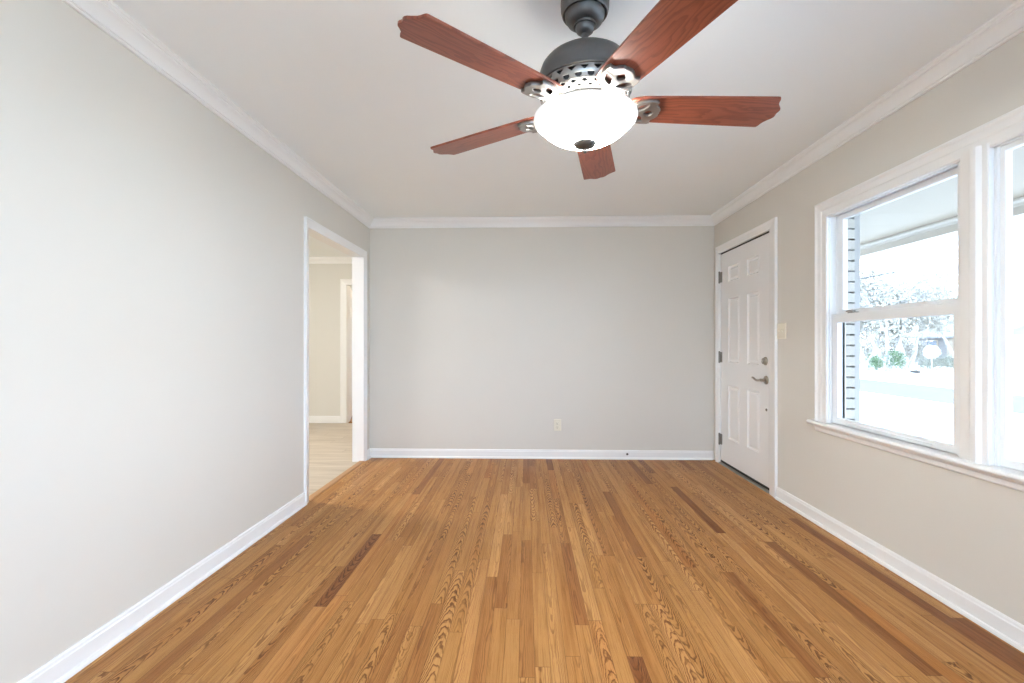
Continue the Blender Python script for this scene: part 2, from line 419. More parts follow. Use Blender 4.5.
# baseboards
BP = [(0, 0), (0, 0.090), (0.006, 0.090), (0.010, 0.085), (0.011, 0.076), (0.014, 0.072), (0.014, 0.018), (0.022, 0.016), (0.026, 0.008), (0.026, 0)]
def base(nm, runs, lb):
    bm = bmesh.new()
    for p0, p1, n, a, b in runs: sweep(bm, BP, p0, p1, n, (0, 0, 1), a, b)
    return struct(mesh_obj(nm, bm, M['trim'], smooth=25), lb, 'baseboard')
CW = 0.066
base('baseboard_left', [((XL, YF, 0), (XL, OP0-CW, 0), (1, 0, 0), 0, 0), ((XL, OP1+CW, 0), (XL, YB, 0), (1, 0, 0), 0, 1)], 'white baseboard running along the left wall to the opening')
bb = base('baseboard_back', [((XL, YB, 0), (XR, YB, 0), (0, -1, 0), 1, 1)], 'white baseboard along the foot of the end wall')
base('baseboard_right', [((XR, D0-0.127, 0), (XR, YF, 0), (-1, 0, 0), 0, 0)], 'white baseboard under the windows on the right wall')
# little dark plug on the end wall's baseboard
bm = bmesh.new()
lathe(bm, [(0.0, 0.013), (0.006, 0.013), (0.009, 0.011), (0.010, 0.004), (0.012, 0.0)], (0, -1, 0), (1.022, YB-0.0137, 0.053), 24)
tag(mesh_obj('bumper', bm, M['slot'], smooth=40), 'tiny dark round bumper on the white baseboard of the end wall', 'bumper')

# cased opening in the left wall: jamb lining and casings on both faces
CAS = [(0, 0), (CW, 0), (CW, 0.019), (CW-0.006, 0.021), (CW-0.014, 0.019), (CW-0.02, 0.016), (0.016, 0.012), (0.006, 0.009), (0, 0.007)]
def casing(bm, x, n, y0, y1, zt, prof, zb=0.0, legs=(1, 1)):
    """picture-frame casing on the plane x, standing out along n*x; the inner edges are y0, y1, zt."""
    if legs[0]: sweep2(bm, prof, (x, y0, zb), (x, y0, zt), (0, -1, 0), (n, 0, 0), 0, -1)
    if legs[1]: sweep2(bm, prof, (x, y1, zb), (x, y1, zt), (0, 1, 0), (n, 0, 0), 0, -1)
    sweep2(bm, prof, (x, y0, zt), (x, y1, zt), (0, 0, 1), (n, 0, 0), -1 if legs[0] else 0, -1 if legs[1] else 0)
sweep2 = sweep
bm = bmesh.new()
xo = XL - WT
box(bm, xo, XL, OP0-0.018, OP0, 0, OPH); box(bm, xo, XL, OP1, OP1+0.018, 0, OPH)
box(bm, xo, XL, OP0-0.018, OP1+0.018, OPH, OPH+0.018)
casing(bm, XL, 1, OP0, OP1, OPH, CAS); casing(bm, xo, -1, OP0, OP1, OPH, CAS)
struct(mesh_obj('trim_4', bm, M['trim'], smooth=25), 'white casing and jambs around the opening in the left wall', 'door casing')
bm = bmesh.new(); sweep(bm, [(-0.03, 0), (-0.03, 0.004), (-0.022, 0.009), (0.022, 0.009), (0.03, 0.004), (0.03, 0)], (XL-0.012, OP0, 0), (XL-0.012, OP1, 0), (1, 0, 0), (0, 0, 1))
struct(mesh_obj('trim_5', bm, M['strip']), 'oak transition strip where the floors meet under the opening', 'threshold')

# ------------------------------------------------------------------ next room
bm = boxes((HX0, XL, HY0, HY1, -0.05, -0.001))
struct(mesh_obj('floor_hall', bm, M['hall']), 'pale beige plank floor seen through the opening', 'floor')
bm = boxes((HX0-0.1, xo+0.05, HY0-0.1, HY1+0.12, H, H+0.1))
struct(mesh_obj('ceiling_hall', bm, M['ceil']), 'ceiling of the next room seen through the opening', 'ceiling')
HD0, HD1, HDZ = -2.641, -1.88, 2.035
bm = bmesh.new(); panelled(bm, HX0, xo, -0.05, H, [(HD0-0.018, HD1+0.018, -0.05, HDZ+0.018)], lambda u, v, w: (u, w, v), HY1, HY1+0.115)
struct(mesh_obj('wall_hall', bm, M['hallwall']), 'cream wall of the next room seen through the opening', 'wall')
bm = boxes((HX0-0.1, HX0, HY0, HY1, -0.05, H), (HX0, xo, HY0-0.1, HY0, -0.05, H), (xo, XL, YB+0.12, HY1+0.115, -0.05, H))
struct(mesh_obj('wall_hall_side', bm, M['hallwall']), 'unseen side walls closing the next room', 'wall')
bm = bmesh.new(); sweep(bm, CP, (HX0, HY1, H), (xo, HY1, H), (0, -1, 0), (0, 0, 1))
struct(mesh_obj('trim_6', bm, M['trim'], smooth=25), 'white crown moulding in the next room', 'crown moulding')
BP2 = [(0, 0), (0, 0.105), (0.006, 0.105), (0.012, 0.095), (0.014, 0.09), (0.014, 0)]
bm = bmesh.new(); sweep(bm, BP2, (HX0, HY1, 0), (HD0-0.09, HY1, 0), (0, -1, 0), (0, 0, 1))
struct(mesh_obj('baseboard_hall', bm, M['trim'], smooth=25), 'white baseboard in the next room', 'baseboard')
# door_2: inner doorway with its leaf swung into the room beyond
bm = boxes((HD0-0.018, HD0, HY1, HY1+0.115, 0, HDZ), (HD1, HD1+0.018, HY1, HY1+0.115, 0, HDZ), (HD0-0.018, HD1+0.018, HY1, HY1+0.115, HDZ, HDZ+0.018))
C2 = [(0, 0), (0.088, 0), (0.088, 0.019), (0.078, 0.021), (0.07, 0.016), (0.012, 0.010), (0, 0.006)]
for (px, dx, zz) in ((HD0, -1, 0), (HD1, 1, 0)):
    sweep(bm, C2, (px, HY1, 0), (px, HY1, HDZ), (dx, 0, 0), (0, -1, 0), 0, -1)
sweep(bm, C2, (HD0, HY1, HDZ), (HD1, HY1, HDZ), (0, 0, 1), (0, -1, 0), -1, -1)
door2 = struct(mesh_obj('door_2', bm, M['trim'], smooth=25), 'white doorway in the cream wall with its door swung open', 'door')
def six_panel(w, h, t, panels, mat, name, parent, flip=1):
    """leaf in local coordinates: x 0..w, z 0..h, front face at y=0 looking along -y."""
    us = sorted({0, w, *[p[0] for p in panels], *[p[1] for p in panels]}); vs = sorted({0, h, *[p[2] for p in panels], *[p[3] for p in panels]})
    bm = bmesh.new(); V = {(i, j): bm.verts.new((us[i], 0, vs[j])) for i in range(len(us)) for j in range(len(vs))}
    pf = []
    for i in range(len(us)-1):
        for j in range(len(vs)-1):
            f = bm.faces.new((V[i, j], V[i+1, j], V[i+1, j+1], V[i, j+1]))
            cu, cv = (us[i]+us[i+1])/2, (vs[j]+vs[j+1])/2
            if any(p[0] < cu < p[1] and p[2] < cv < p[3] for p in panels): pf.append(f)
    bm.normal_update()
    for th, dp in ((0.006, 0.003), (0.004, -0.004), (0.012, -0.010), (0.012, 0.0), (0.020, 0.007)):
        bmesh.ops.inset_individual(bm, faces=pf, thickness=th, depth=dp)
    # sides and back
    B = {}
    edge = [(i, 0) for i in range(len(us))] + [(len(us)-1, j) for j in range(1, len(vs))] + [(i, len(vs)-1) for i in range(len(us)-2, -1, -1)] + [(0, j) for j in range(len(vs)-2, 0, -1)]
    bk = [bm.verts.new((us[i], t, vs[j])) for i, j in edge]
    n = len(edge)
    for k in range(n): bm.faces.new((V[edge[k]], V[edge[(k+1) % n]], bk[(k+1) % n], bk[k]))
    bm.faces.new(bk[::-1])
    return mesh_obj(name, bm, mat, parent)
cols = lambda w, m, c: [(m, (w-c)/2), ((w+c)/2, w-m)]
pan = [(a, b, z0, z1) for a, b in cols(0.76, 0.11, 0.1) for z0, z1 in ((0.25, 0.76), (0.97, 1.57), (1.72, 1.88))]
leaf2 = six_panel(0.757, 2.02, 0.035, pan, M['door'], 'door_leaf', door2)
leaf2.location = (HD0+0.004, HY1+0.118, 0.008); leaf2.rotation_euler = (0, 0, math.radians(108))
bm = bmesh.new()
KN = [(0.032, 0), (0.032, 0.004), (0.026, 0.009), (0.012, 0.012), (0.011, 0.028), (0.02, 0.036), (0.027, 0.046), (0.026, 0.056), (0.016, 0.064), (0, 0.066)]
lathe(bm, KN, (0, -1, 0), (0.70, 0, 0.925), 24)
mesh_obj('door_knob', bm, M['hinge'], leaf2, smooth=50)
bm = boxes((-3.9, -0.2, HY1+0.115, 9.6, -0.05, -0.001))
struct(mesh_obj('floor_bedroom', bm, M['floor']), 'oak floor glimpsed past the inner doorway', 'floor')
bm = boxes((-4.0, -3.9, HY1+0.115, 9.6, -0.05, H), (-3.9, -0.2, 9.6, 9.7, -0.05, H), (-0.2, -0.1, HY1+0.115, 9.6, -0.05, H), (-4.0, HX0+1.3, HY1+0.115, HY1+0.12, -0.05, H))
struct(mesh_obj('wall_bedroom', bm, M['hallwall']), 'walls of the room past the inner doorway', 'wall')
bm = boxes((-4.0, -0.1, HY1+0.115, 9.7, H, H+0.1))
struct(mesh_obj('ceiling_bedroom', bm, M['ceil']), 'ceiling of the room past the inner doorway', 'ceiling')
def lamp(name, loc, watts, radius, color):
    l = bpy.data.lights.new(name, 'POINT'); l.energy = watts; l.shadow_soft_size = radius; l.color = color
    o = bpy.data.objects.new(name, l); COL.objects.link(o); o.location = loc
    return o
def dome_light(loc, strength, color, label):  # unseen fixture added to light an adjoining room
    t = tag(empty('added_ceiling_light', loc), label, 'ceiling light')
    bm = bmesh.new(); lathe(bm, [(0, 0.0), (0.175, 0.0), (0.178, -0.012), (0.170, -0.024), (0, -0.024)], seg=48); mesh_obj('base', bm, M['nickel'], t, smooth=40)
    e = NT('lit_dome_glass'); em = e.n('ShaderNodeEmission'); em.inputs[0].default_value = (*color, 1); em.inputs[1].default_value = strength
    e.t.links.new(em.outputs[0], e.out.inputs['Surface'])
    bm = bmesh.new(); lathe(bm, [(0.165, -0.022), (0.160, -0.045), (0.140, -0.072), (0.105, -0.092), (0.055, -0.104), (0, -0.107)], seg=48, cap=False); mesh_obj('dome', bm, e.m, t, smooth=60)
    return t
dome_light((-3.3, 3.9, H), HALL_W*2.5, (1.0, 0.985, 0.96), 'unseen flush dome light added to brighten the next room')
dome_light((-2.2, 8.3, H), 85, (1.0, 0.84, 0.62), 'unseen flush dome light added past the inner doorway')

# ------------------------------------------------------------------ entry door (door_1)
DW, DH = D1-D0, DZ-0.022
def place_door(o):      # local x runs from the hinge side (far) towards the viewer, face looks to -X
    o.location = (XR+0.012, D1, 0.022); o.rotation_euler = (0, 0, -PI/2)
pan = [(D1-b, D1-a, z0-0.022, z1-0.022) for a, b in ((3.81, 4.02), (4.165, 4.385)) for z0, z1 in ((0.268, 0.776), (0.985, 1.597), (1.742, 1.893))]
door1 = six_panel(DW, DH, 0.044, pan, M['door'], 'door_1', None)
place_door(door1); struct(door1, 'white six-panel entry door in the right wall', 'door')
def on_door(name, bm, mat, **kw):
    o = mesh_obj(name, bm, mat, None, **kw); o.parent = door1
    o.matrix_parent_inverse = (Matrix.Translation((XR+0.012, D1, 0.022)) @ Matrix.Rotation(-PI/2, 4, 'Z')).inverted()
    return o
bm = bmesh.new()
g = 0.004
box(bm, XR, XR+0.13, D0-0.028, D0-g, 0, DZ+0.006); box(bm, XR, XR+0.13, D1+g, D1+0.028, 0, DZ+0.006)
box(bm, XR, XR+0.13, D0-0.028, D1+0.028, DZ+0.012, DZ+0.028)
box(bm, XR+0.058, XR+0.075, D0-g, D0+0.012, 0.02, DZ+0.012); box(bm, XR+0.058, XR+0.075, D1-0.012, D1+g, 0.02, DZ+0.012)
box(bm, XR+0.058, XR+0.075, D0, D1, DZ-0.01, DZ+0.012)
CD = [(0, 0), (0.07, 0), (0.07, 0.019), (0.064, 0.021), (0.056, 0.019), (0.05, 0.015), (0.016, 0.011), (0.006, 0.009), (0, 0.006)]
CDn = [(0, 0), (0.042, 0), (0.042, 0.019), (0.036, 0.021), (0.028, 0.016), (0.006, 0.009), (0, 0.006)]
y0, y1, zt = D0-0.012, D1+0.012, DZ+0.012
CD1 = [(a*1.5, b) for a, b in CD]
sweep(bm, CD1, (XR, y0, 0), (XR, y0, zt), (0, -1, 0), (-1, 0, 0), 0, -0.7)
sweep(bm, CDn, (XR, y1, 0), (XR, y1, zt), (0, 1, 0), (-1, 0, 0), 0, -1.4)
sweep(bm, CD, (XR, y0, zt), (XR, y1, zt), (0, 0, 1), (-1, 0, 0), -1.4, -0.6)
on_door('door_casing', bm, M['trim'], smooth=25)
bm = bmesh.new(); sweep(bm, [(-0.012, 0), (-0.008, 0.010), (0.03, 0.016), (0.12, 0.016), (0.12, 0)], (XR, D0-0.004, 0), (XR, D1+0.004, 0), (1, 0, 0), (0, 0, 1))
on_door('threshold', bm, M['sill_metal'])
bm = boxes((XR+0.008, XR+0.05, D0+0.002, D1-0.002, 0.0165, 0.034))
on_door('door_sweep', bm, M['rubber_and_gap'])
bm = boxes((XR+0.010, XR+0.05, D0+0.002, D1-0.002, DZ+0.001, DZ+0.0118))
on_door('gap_shade', bm, M['rubber_and_gap'])  # dark bar standing in for the shade in the gap above the leaf
for z in (1.812, 1.035, 0.237):
    bm = bmesh.new()
    tube(bm, [(XR-0.003, D1+0.003, z-0.05), (XR-0.003, D1+0.003, z+0.05)], 0.0075, 16)
    for s in (-1, 1):
        lathe(bm, [(0.0075, 0), (0.0085, 0.002), (0.005, 0.007), (0, 0.009)], (0, 0, s), (XR-0.003, D1+0.003, z+s*0.05), 16)
    box(bm, XR+0.002, XR+0.0125, D1-0.03, D1+0.012, z-0.05, z+0.05)
    on_door('hinge', bm, M['hinge'], smooth=40)
# deadbolt with thumb turn
DX = XR + 0.012
bm = bmesh.new(); lathe(bm, [(0.033, -0.002), (0.033, 0.005), (0.030, 0.010), (0.024, 0.013), (0.016, 0.014), (0.015, 0.018), (0, 0.018)], (-1, 0, 0), (DX, 3.712, 1.026), 36)
db = on_door('deadbolt', bm, M['nickel'], smooth=40)
bm = bmesh.new(); vs = []
tube(bm, [(DX-0.022, 3.712, 1.005), (DX-0.026, 3.712, 1.012), (DX-0.027, 3.712, 1.026), (DX-0.026, 3.712, 1.040), (DX-0.022, 3.712, 1.047)], [0.004, 0.006, 0.007, 0.006, 0.004], 12)
tt = mesh_obj('thumb_turn', bm, M['nickel'], None, smooth=50); tt.parent = db; tt.matrix_parent_inverse = door1.matrix_world.inverted()
# lever handle
LY, LZ = 3.700, 0.876
bm = bmesh.new(); lathe(bm, [(0.034, -0.002), (0.034, 0.005), (0.031, 0.010), (0.025, 0.013), (0.014, 0.015), (0.012, 0.03), (0.012, 0.05), (0.009, 0.056), (0, 0.057)], (-1, 0, 0), (DX, LY, LZ), 36)
lv = on_door('door_handle', bm, M['nickel'], smooth=40)
bm = bmesh.new()
tube(bm, [(DX-0.047, LY-0.004, LZ), (DX-0.048, LY+0.02, LZ-0.004), (DX-0.05, LY+0.05, LZ-0.007), (DX-0.052, LY+0.078, LZ-0.001), (DX-0.052, LY+0.102, LZ+0.010), (DX-0.050, LY+0.122, LZ+0.013), (DX-0.047, LY+0.138, LZ+0.009)],
     [0.010, 0.0095, 0.0085, 0.0085, 0.008, 0.007, 0.005], 14)
le = mesh_obj('lever', bm, M['nickel'], None, smooth=60); le.parent = lv
bm = bmesh.new(); lathe(bm, [(0.011, -0.002), (0.011, 0.004), (0.008, 0.006), (0.004, 0.0065), (0, 0.004)], (-1, 0, 0), (DX, 3.698, 0.640), 20)
on_door('keyhole_cover', bm, M['hinge'], smooth=40)

# ------------------------------------------------------------------ switch and outlet
def plate(bm, w, h, t):
    vs = [(-w/2, -h/2), (w/2, -h/2), (w/2, h/2), (-w/2, h/2)]
    A = [bm.verts.new((x, 0, z)) for x, z in vs]; B = [bm.verts.new((x*0.99, -t*0.6, z*0.99)) for x, z in vs]
    C_ = [bm.verts.new((x*0.93, -t, z*0.955)) for x, z in vs]
    for P, Q in ((A, B), (B, C_)):
        for i in range(4): bm.faces.new((P[i], P[(i+1) % 4], Q[(i+1) % 4], Q[i]))
    bm.faces.new(C_); bm.faces.new(A[::-1])
sw = tag(empty('light_switch', (XR, 3.458, 1.258), -PI/2), 'ivory two-toggle switch plate beside the entry door', 'switch')
bm = bmesh.new(); plate(bm, 0.117, 0.117, 0.006); mesh_obj('wall_plate', bm, M['ivory'], sw)
for s in (-0.023, 0.023):
    bm = boxes((s-0.005, s+0.005, -0.007, -0.004, -0.012, 0.012)); mesh_obj('toggle_slot', bm, M['ivory'], sw)
    bm = bmesh.new(); tube(bm, [(s, -0.004, -0.001), (s, -0.012, 0.004), (s, -0.017, 0.008)], [0.0045, 0.004, 0.003], 8); mesh_obj('toggle', bm, M['ivory'], sw, smooth=40)
ot = tag(empty('wall_outlet', (0.321, YB, 0.340)), 'ivory double outlet low on the plain end wall', 'outlet')
bm = bmesh.new(); plate(bm, 0.075, 0.118, 0.006); mesh_obj('wall_plate', bm, M['ivory'], ot)
for s in (-0.02, 0.02):
    bm = bmesh.new(); lathe(bm, [(0.0165, 0.004), (0.0165, 0.0075), (0.015, 0.0085), (0, 0.0085)], (0, -1, 0), (0, 0, s), 24)
    so = mesh_obj('socket', bm, M['ivory'], ot, smooth=40)
    bm = boxes((-0.0075, -0.0055, -0.0092, -0.008, s-0.001, s+0.008), (0.0055, 0.0075, -0.0092, -0.008, s-0.001, s+0.008), (-0.002, 0.002, -0.0092, -0.008, s-0.010, s-0.006))
    mesh_obj('slots', bm, M['slot'], so)

# ------------------------------------------------------------------ windows in the right wall
FX0, FX1 = XR, XR+0.13
def win_frame(name, a, b, label, depth=0.094, setback=0.02):
    xl, xe = FX0+depth, FX0+0.123
    bm = boxes((FX0, xl, b, b+0.019, WZ0-0.019, WZ1+0.019), (FX0, xl, a-0.019, a, WZ0-0.019, WZ1+0.019),
               (FX0, xl, a, b, WZ1, WZ1+0.019), (FX0+0.02, xl, a, b, WZ0-0.019, WZ0+0.012))
    # outer blind stop and sloping sill, set back behind the sightline
    box(bm, xl, xe, b+setback, b+setback+0.03, WZ0-0.019, WZ1+0.045); box(bm, xl, xe, a-setback-0.03, a-setback, WZ0-0.019, WZ1+0.045)
    box(bm, xl, xe, a-setback, b+setback, WZ1+0.022, WZ1+0.045); box(bm, xl, XO+0.02, a-setback, b+setback, WZ0-0.03, WZ0-0.004)
    # stop beads and the parting bead between the sashes
    for y0, y1 in ((b-0.012, b), (a, a+0.012)):
        box(bm, FX0+0.008, FX0+0.024, y0, y1, WZ0+0.012, WZ1)
        if depth > 0.06: box(bm, FX0+0.0575, FX0+0.0595, y0, y1, WZ0+0.012, WZ1)
    box(bm, FX0+0.008, FX0+0.024, a, b, WZ1-0.012, WZ1)
    return struct(mesh_obj(name, bm, M['vinyl']), label, 'window')
def sash(name, parent, x0, x1, a, b, z0, z1, stile, rb, rt):
    bm = bmesh.new()
    panelled(bm, a, b, z0, z1, [(a+stile, b-stile, z0+rb, z1-rt)], lambda u, v, w: (w, u, v), x0, x1)
    o = mesh_obj(name, bm, M['vinyl'], parent, bevel=0.004)
    bm = boxes(((x0+x1)/2-0.003, (x0+x1)/2+0.003, a+stile-0.008, b-stile+0.008, z0+rb-0.008, z1-rt+0.008))
    mesh_obj('pane', bm, M['glass'], o)
    return o
def double_hung(name, a, b, label):
    w = win_frame(name, a, b, label)
    sash('upper_sash', w, FX0+0.060, FX0+0.092, a+0.004, b-0.004, 1.325, WZ1-0.002, 0.050, 0.045, 0.032)
    lo = sash('lower_sash', w, FX0+0.026, FX0+0.057, a+0.004, b-0.004, WZ0+0.012, 1.345, 0.050, 0.040, 0.052)
    for yc in (a+0.17, b-0.17):
        bm = boxes((FX0+0.030, FX0+0.055, yc-0.03, yc+0.03, 1.345, 1.351))
        lathe(bm, [(0.012, 0), (0.012, 0.008), (0.008, 0.011), (0, 0.012)], (0, 0, 1), (FX0+0.042, yc, 1.351), 20)
        tube(bm, [(FX0+0.042, yc, 1.358), (FX0+0.028, yc+0.018, 1.358), (FX0+0.022, yc+0.03, 1.357)], [0.006, 0.005, 0.004], 8)
        mesh_obj('sash_lock', bm, M['silver'] if yc > (a+b)/2 else M['vinyl'], lo, smooth=40)
    bm = bmesh.new(); box(bm, FX0+0.018, FX0+0.028, (a+b)/2-0.28, (a+b)/2+0.28, WZ0+0.030, WZ0+0.036)
    mesh_obj('lift_rail', bm, M['vinyl'], lo)
    return w
double_hung('window_1', W1a, W1b, 'white double-hung window nearest the entry door')
w2 = win_frame('window_2', W2a, W2b, 'large fixed picture window cut by the right edge of the view', 0.054, 0.05)
sash('fixed_sash', w2, FX0+0.020, FX0+0.050, W2a+0.002, W2b-0.002, WZ0+0.012, WZ1-0.002, 0.030, 0.036, 0.030)
double_hung('added_window_3', W3a, W3b, 'unseen double-hung window added past the picture window')  # out of view, added to bring more daylight into the room
# casings, mullions, stool and apron
WC = [(0, 0), (0.1, 0), (0.1, 0.026), (0.092, 0.028), (0.086, 0.025), (0.080, 0.019), (0.062, 0.016), (0.050, 0.018), (0.044, 0.014), (0.018, 0.012), (0.008, 0.015), (0.0, 0.011)]
bm = bmesh.new(); casing(bm, XR, -1, W3a+0.015, W1b-0.015, WZ1-0.008, WC, zb=0.665)
struct(mesh_obj('trim_7', bm, M['trim'], smooth=25), 'white moulded casing around the group of windows', 'window casing')
MP = [(-0.062, 0), (-0.062, 0.012), (-0.052, 0.014), (-0.008, 0.014), (-0.006, 0.024), (0.002, 0.029), (0.024, 0.029), (0.031, 0.022), (0.036, 0.014), (0.056, 0.014), (0.062, 0.010), (0.062, 0)]
for nm, yc, lb in (('trim_8', 1.984, 'white mullion post between the far window and the picture window'), ('trim_9', (W2a+W3b)/2, 'white mullion post past the picture window')):
    bm = bmesh.new(); sweep(bm, [(-a, b) for a, b in MP], (XR-0.004, yc, 0.665), (XR-0.004, yc, WZ1+0.012), (0, 1, 0), (-1, 0, 0))
    box(bm, XR-0.004, FX0+0.088, *((W2b+0.0195, W1a-0.0195) if yc > 1 else (W3b+0.0195, W2a-0.0195)), WZ0-0.01, WZ1+0.01)
    struct(mesh_obj(nm, bm, M['trim'], smooth=25), lb, 'mullion')
ST = [(0.002, 0.642), (-0.043, 0.642), (-0.050, 0.647), (-0.052, 0.654), (-0.050, 0.661), (-0.043, 0.667), (0.002, 0.667)]
bm = bmesh.new(); sweep(bm, ST, (XR, W3a-0.13, 0), (XR, W1b+0.13, 0), (1, 0, 0), (0, 0, 1))
box(bm, XR, FX0+0.05, W3a, W1b, 0.650, 0.667)
struct(mesh_obj('trim_10', bm, M['trim'], smooth=40), 'white window stool running under all the windows', 'window sill')
AP = [(0, 0.642), (-0.026, 0.642), (-0.026, 0.634), (-0.020, 0.630), (-0.016, 0.626), (-0.014, 0.606), (-0.010, 0.600), (0, 0.598)]
bm = bmesh.new(); sweep(bm, AP, (XR, W3a-0.11, 0), (XR, W1b+0.10, 0), (1, 0, 0), (0, 0, 1))
struct(mesh_obj('trim_11', bm, M['trim'], smooth=25), 'white apron moulding below the window stool', 'window apron')
# unseen wide window added behind the viewpoint to let in more daylight
bm = bmesh.new(); panelled(bm, FW[0], FW[1], FW[2], FW[3], [(FW[0]+0.05, 0.09, FW[2]+0.05, FW[3]-0.05), (0.15, FW[1]-0.05, FW[2]+0.05, FW[3]-0.05)], lambda u, v, w: (u, w, v), YF-0.03, YF-0.11)
w4 = struct(mesh_obj('added_window_4', bm, M['vinyl'], bevel=0.004), 'unseen two-light window added behind the viewpoint for daylight', 'window')
for a, b in ((FW[0]+0.04, 0.10), (0.14, FW[1]-0.04)):
    mesh_obj('pane', boxes((a, b, YF-0.073, YF-0.067, FW[2]+0.04, FW[3]-0.04)), M['glass'], w4)

# ------------------------------------------------------------------ ceiling fan
FXc, FYc = 0.214, 1.675
fan = tag(empty('ceiling_fan', (FXc, FYc, H)), 'dark pewter ceiling fan with five cherry blades and a lit white bowl', 'ceiling fan')
zf = lambda prof: [(r, z-H) for r, z in prof]
bm = bmesh.new()
lathe(bm, zf([(0.080, 2.44), (0.086, 2.437), (0.0875, 2.395), (0.0865, 2.372), (0.083, 2.357), (0.080, 2.352), (0.076, 2.352), (0.0755, 2.360), (0.0725, 2.360), (0.0725, 2.350), (0.070, 2.340), (0.063, 2.328), (0.052, 2.320), (0.045, 2.317), (0.041, 2.316), (0.040, 2.310), (0.037, 2.310), (0.037, 2.316), (0.012, 2.316)]))
mesh_obj('canopy', bm, M['pewter'], fan, smooth=24)
bm = bmesh.new(); lathe(bm, zf([(0.0, 2.315), (0.034, 2.314), (0.034, 2.303), (0.030, 2.293), (0.022, 2.286), (0.0125, 2.283), (0.0125, 2.205), (0, 2.205)]), seg=32)
mesh_obj('downrod', bm, M['pewter'], fan, smooth=30)
bm = bmesh.new()
lathe(bm, zf([(0.012, 2.216), (0.050, 2.213), (0.092, 2.205), (0.122, 2.192), (0.143, 2.177), (0.157, 2.160), (0.164, 2.140), (0.166, 2.116), (0.163, 2.101), (0.163, 2.097), (0.169, 2.094), (0.169, 2.086), (0.164, 2.082), (0.150, 2.080)]))
mesh_obj('motor_housing', bm, M['pewter'], fan, smooth=24)
bm = bmesh.new(); lathe(bm, zf([(0.150, 2.082), (0.156, 2.074), (0.151, 2.056), (0.136, 2.036), (0.118, 2.026), (0.11, 2.020), (0, 2.020)]))
core = mesh_obj('motor_core', bm, M['core'], fan, smooth=30)
# pierced silver band
bandprof = [(0.165, 2.082), (0.1665, 2.075), (0.1655, 2.064), (0.162, 2.053), (0.156, 2.042), (0.147, 2.032), (0.136, 2.024), (0.122, 2.019)]
NC, SUB, NR = 24, 26, 40
def bp(t):
    k = t*(len(bandprof)-1); i = min(int(k), len(bandprof)-2); f = k-i
    return tuple(bandprof[i][j]*(1-f)+bandprof[i+1][j]*f for j in (0, 1))
def hole(c, t):          # c: cell coordinate, t: 0 top .. 1 bottom
    for row, (tc, th, off) in enumerate(((0.20, 0.11, 0.0), (0.45, 0.11, 0.5), (0.66, 0.07, 0.0), (0.82, 0.05, 0.5))):
        x = ((c+off) % 1.0) - 0.5; y = (t-tc)/th
        if abs(y) > 1: continue
        if row == 0:
            if abs(x) < 0.30*(1-y)/2+0.06 - (0.05 if abs(x) < 0.05 and y < -0.5 else 0): return True
        elif row == 1:
            if (x/0.27)**2 + (y/1.0)**2 < 1 and y > -0.45: return True
        elif row == 2:
            if abs(x)/0.26 + abs(y) < 1: return True
        elif (x/0.2)**2 + y*y < 1: return True
    return False
bm = bmesh.new(); N = NC*SUB
G = []
for j in range(NR+1):
    r, z = bp(j/NR)
    G.append([bm.verts.new((r*math.cos(2*PI*i/N), r*math.sin(2*PI*i/N), z-H)) for i in range(N)])
for j in range(NR):
    for i in range(N):
        if hole((i+0.5)/SUB, (j+0.5)/NR): continue
        bm.faces.new((G[j][i], G[j+1][i], G[j+1][(i+1) % N], G[j][(i+1) % N]))
for v in [v for v in bm.verts if not v.link_faces]: bm.verts.remove(v)
band = mesh_obj('pierced_band', bm, M['silver'], fan, smooth=60)
md = band.modifiers.new('thick', 'SOLIDIFY'); md.thickness = 0.004; md.offset = -1
bm = bmesh.new(); lathe(bm, zf([(0, 2.022), (0.120, 2.022), (0.126, 2.018), (0.126, 2.004), (0.118, 1.998), (0.100, 1.995), (0.100, 1.978), (0, 1.978)]))
mesh_obj('flywheel', bm, M['pewter'], fan, smooth=30)

def fill_curve(loops, extrude, bevel):
    cu = bpy.data.curves.new('outline', 'CURVE'); cu.dimensions = '2D'; cu.fill_mode = 'BOTH'; cu.extrude = extrude; cu.bevel_depth = bevel; cu.bevel_resolution = 1
    for lp in loops:
        sp = cu.splines.new('POLY'); sp.points.add(len(lp)-1)
        for p, (x, y) in zip(sp.points, lp): p.co = (x, y, 0, 1)
        sp.use_cyclic_u = True
    o = bpy.data.objects.new('outline', cu); COL.objects.link(o)
    dg = bpy.context.evaluated_depsgraph_get(); me = bpy.data.meshes.new_from_object(o.evaluated_get(dg))
    bpy.data.objects.remove(o); bpy.data.curves.remove(cu)
    return me
def spline(pts, n=6, closed=True):
    out = []; k = len(pts)
    for i in range(k):
        p0, p1, p2, p3 = (Vector(pts[(i+j-1) % k]) for j in range(4))
        for s in range(n):
            t = s/n; out.append(tuple(0.5*((2*p1)+(-p0+p2)*t+(2*p0-5*p1+4*p2-p3)*t*t+(-p0+3*p1-3*p2+p3)*t**3)))
    return out
# blade outline: x outwards from the hub
R0, R1 = 0.145, 0.718
half = [(R0, 0.0), (R0+0.003, 0.024), (R0+0.011, 0.043), (R0+0.027, 0.056), (R0+0.06, 0.0635), (R0+0.13, 0.067), (0.45, 0.073), (R1-0.06, 0.0785), (R1-0.040, 0.079),
        (R1-0.035, 0.0775), (R1-0.032, 0.072), (R1-0.029, 0.060), (R1-0.024, 0.048), (R1-0.014, 0.036), (R1-0.005, 0.027), (R1-0.001, 0.019), (R1-0.001, 0.011), (R1-0.003, 0.005), (R1-0.0035, 0.0)]
bl_out = half + [(x, -y) for x, y in half[-2:0:-1]]
blade_me = fill_curve([bl_out], 0.0028, 0.0012); blade_me.name = 'blade'; blade_me.materials.append(M['blade'])
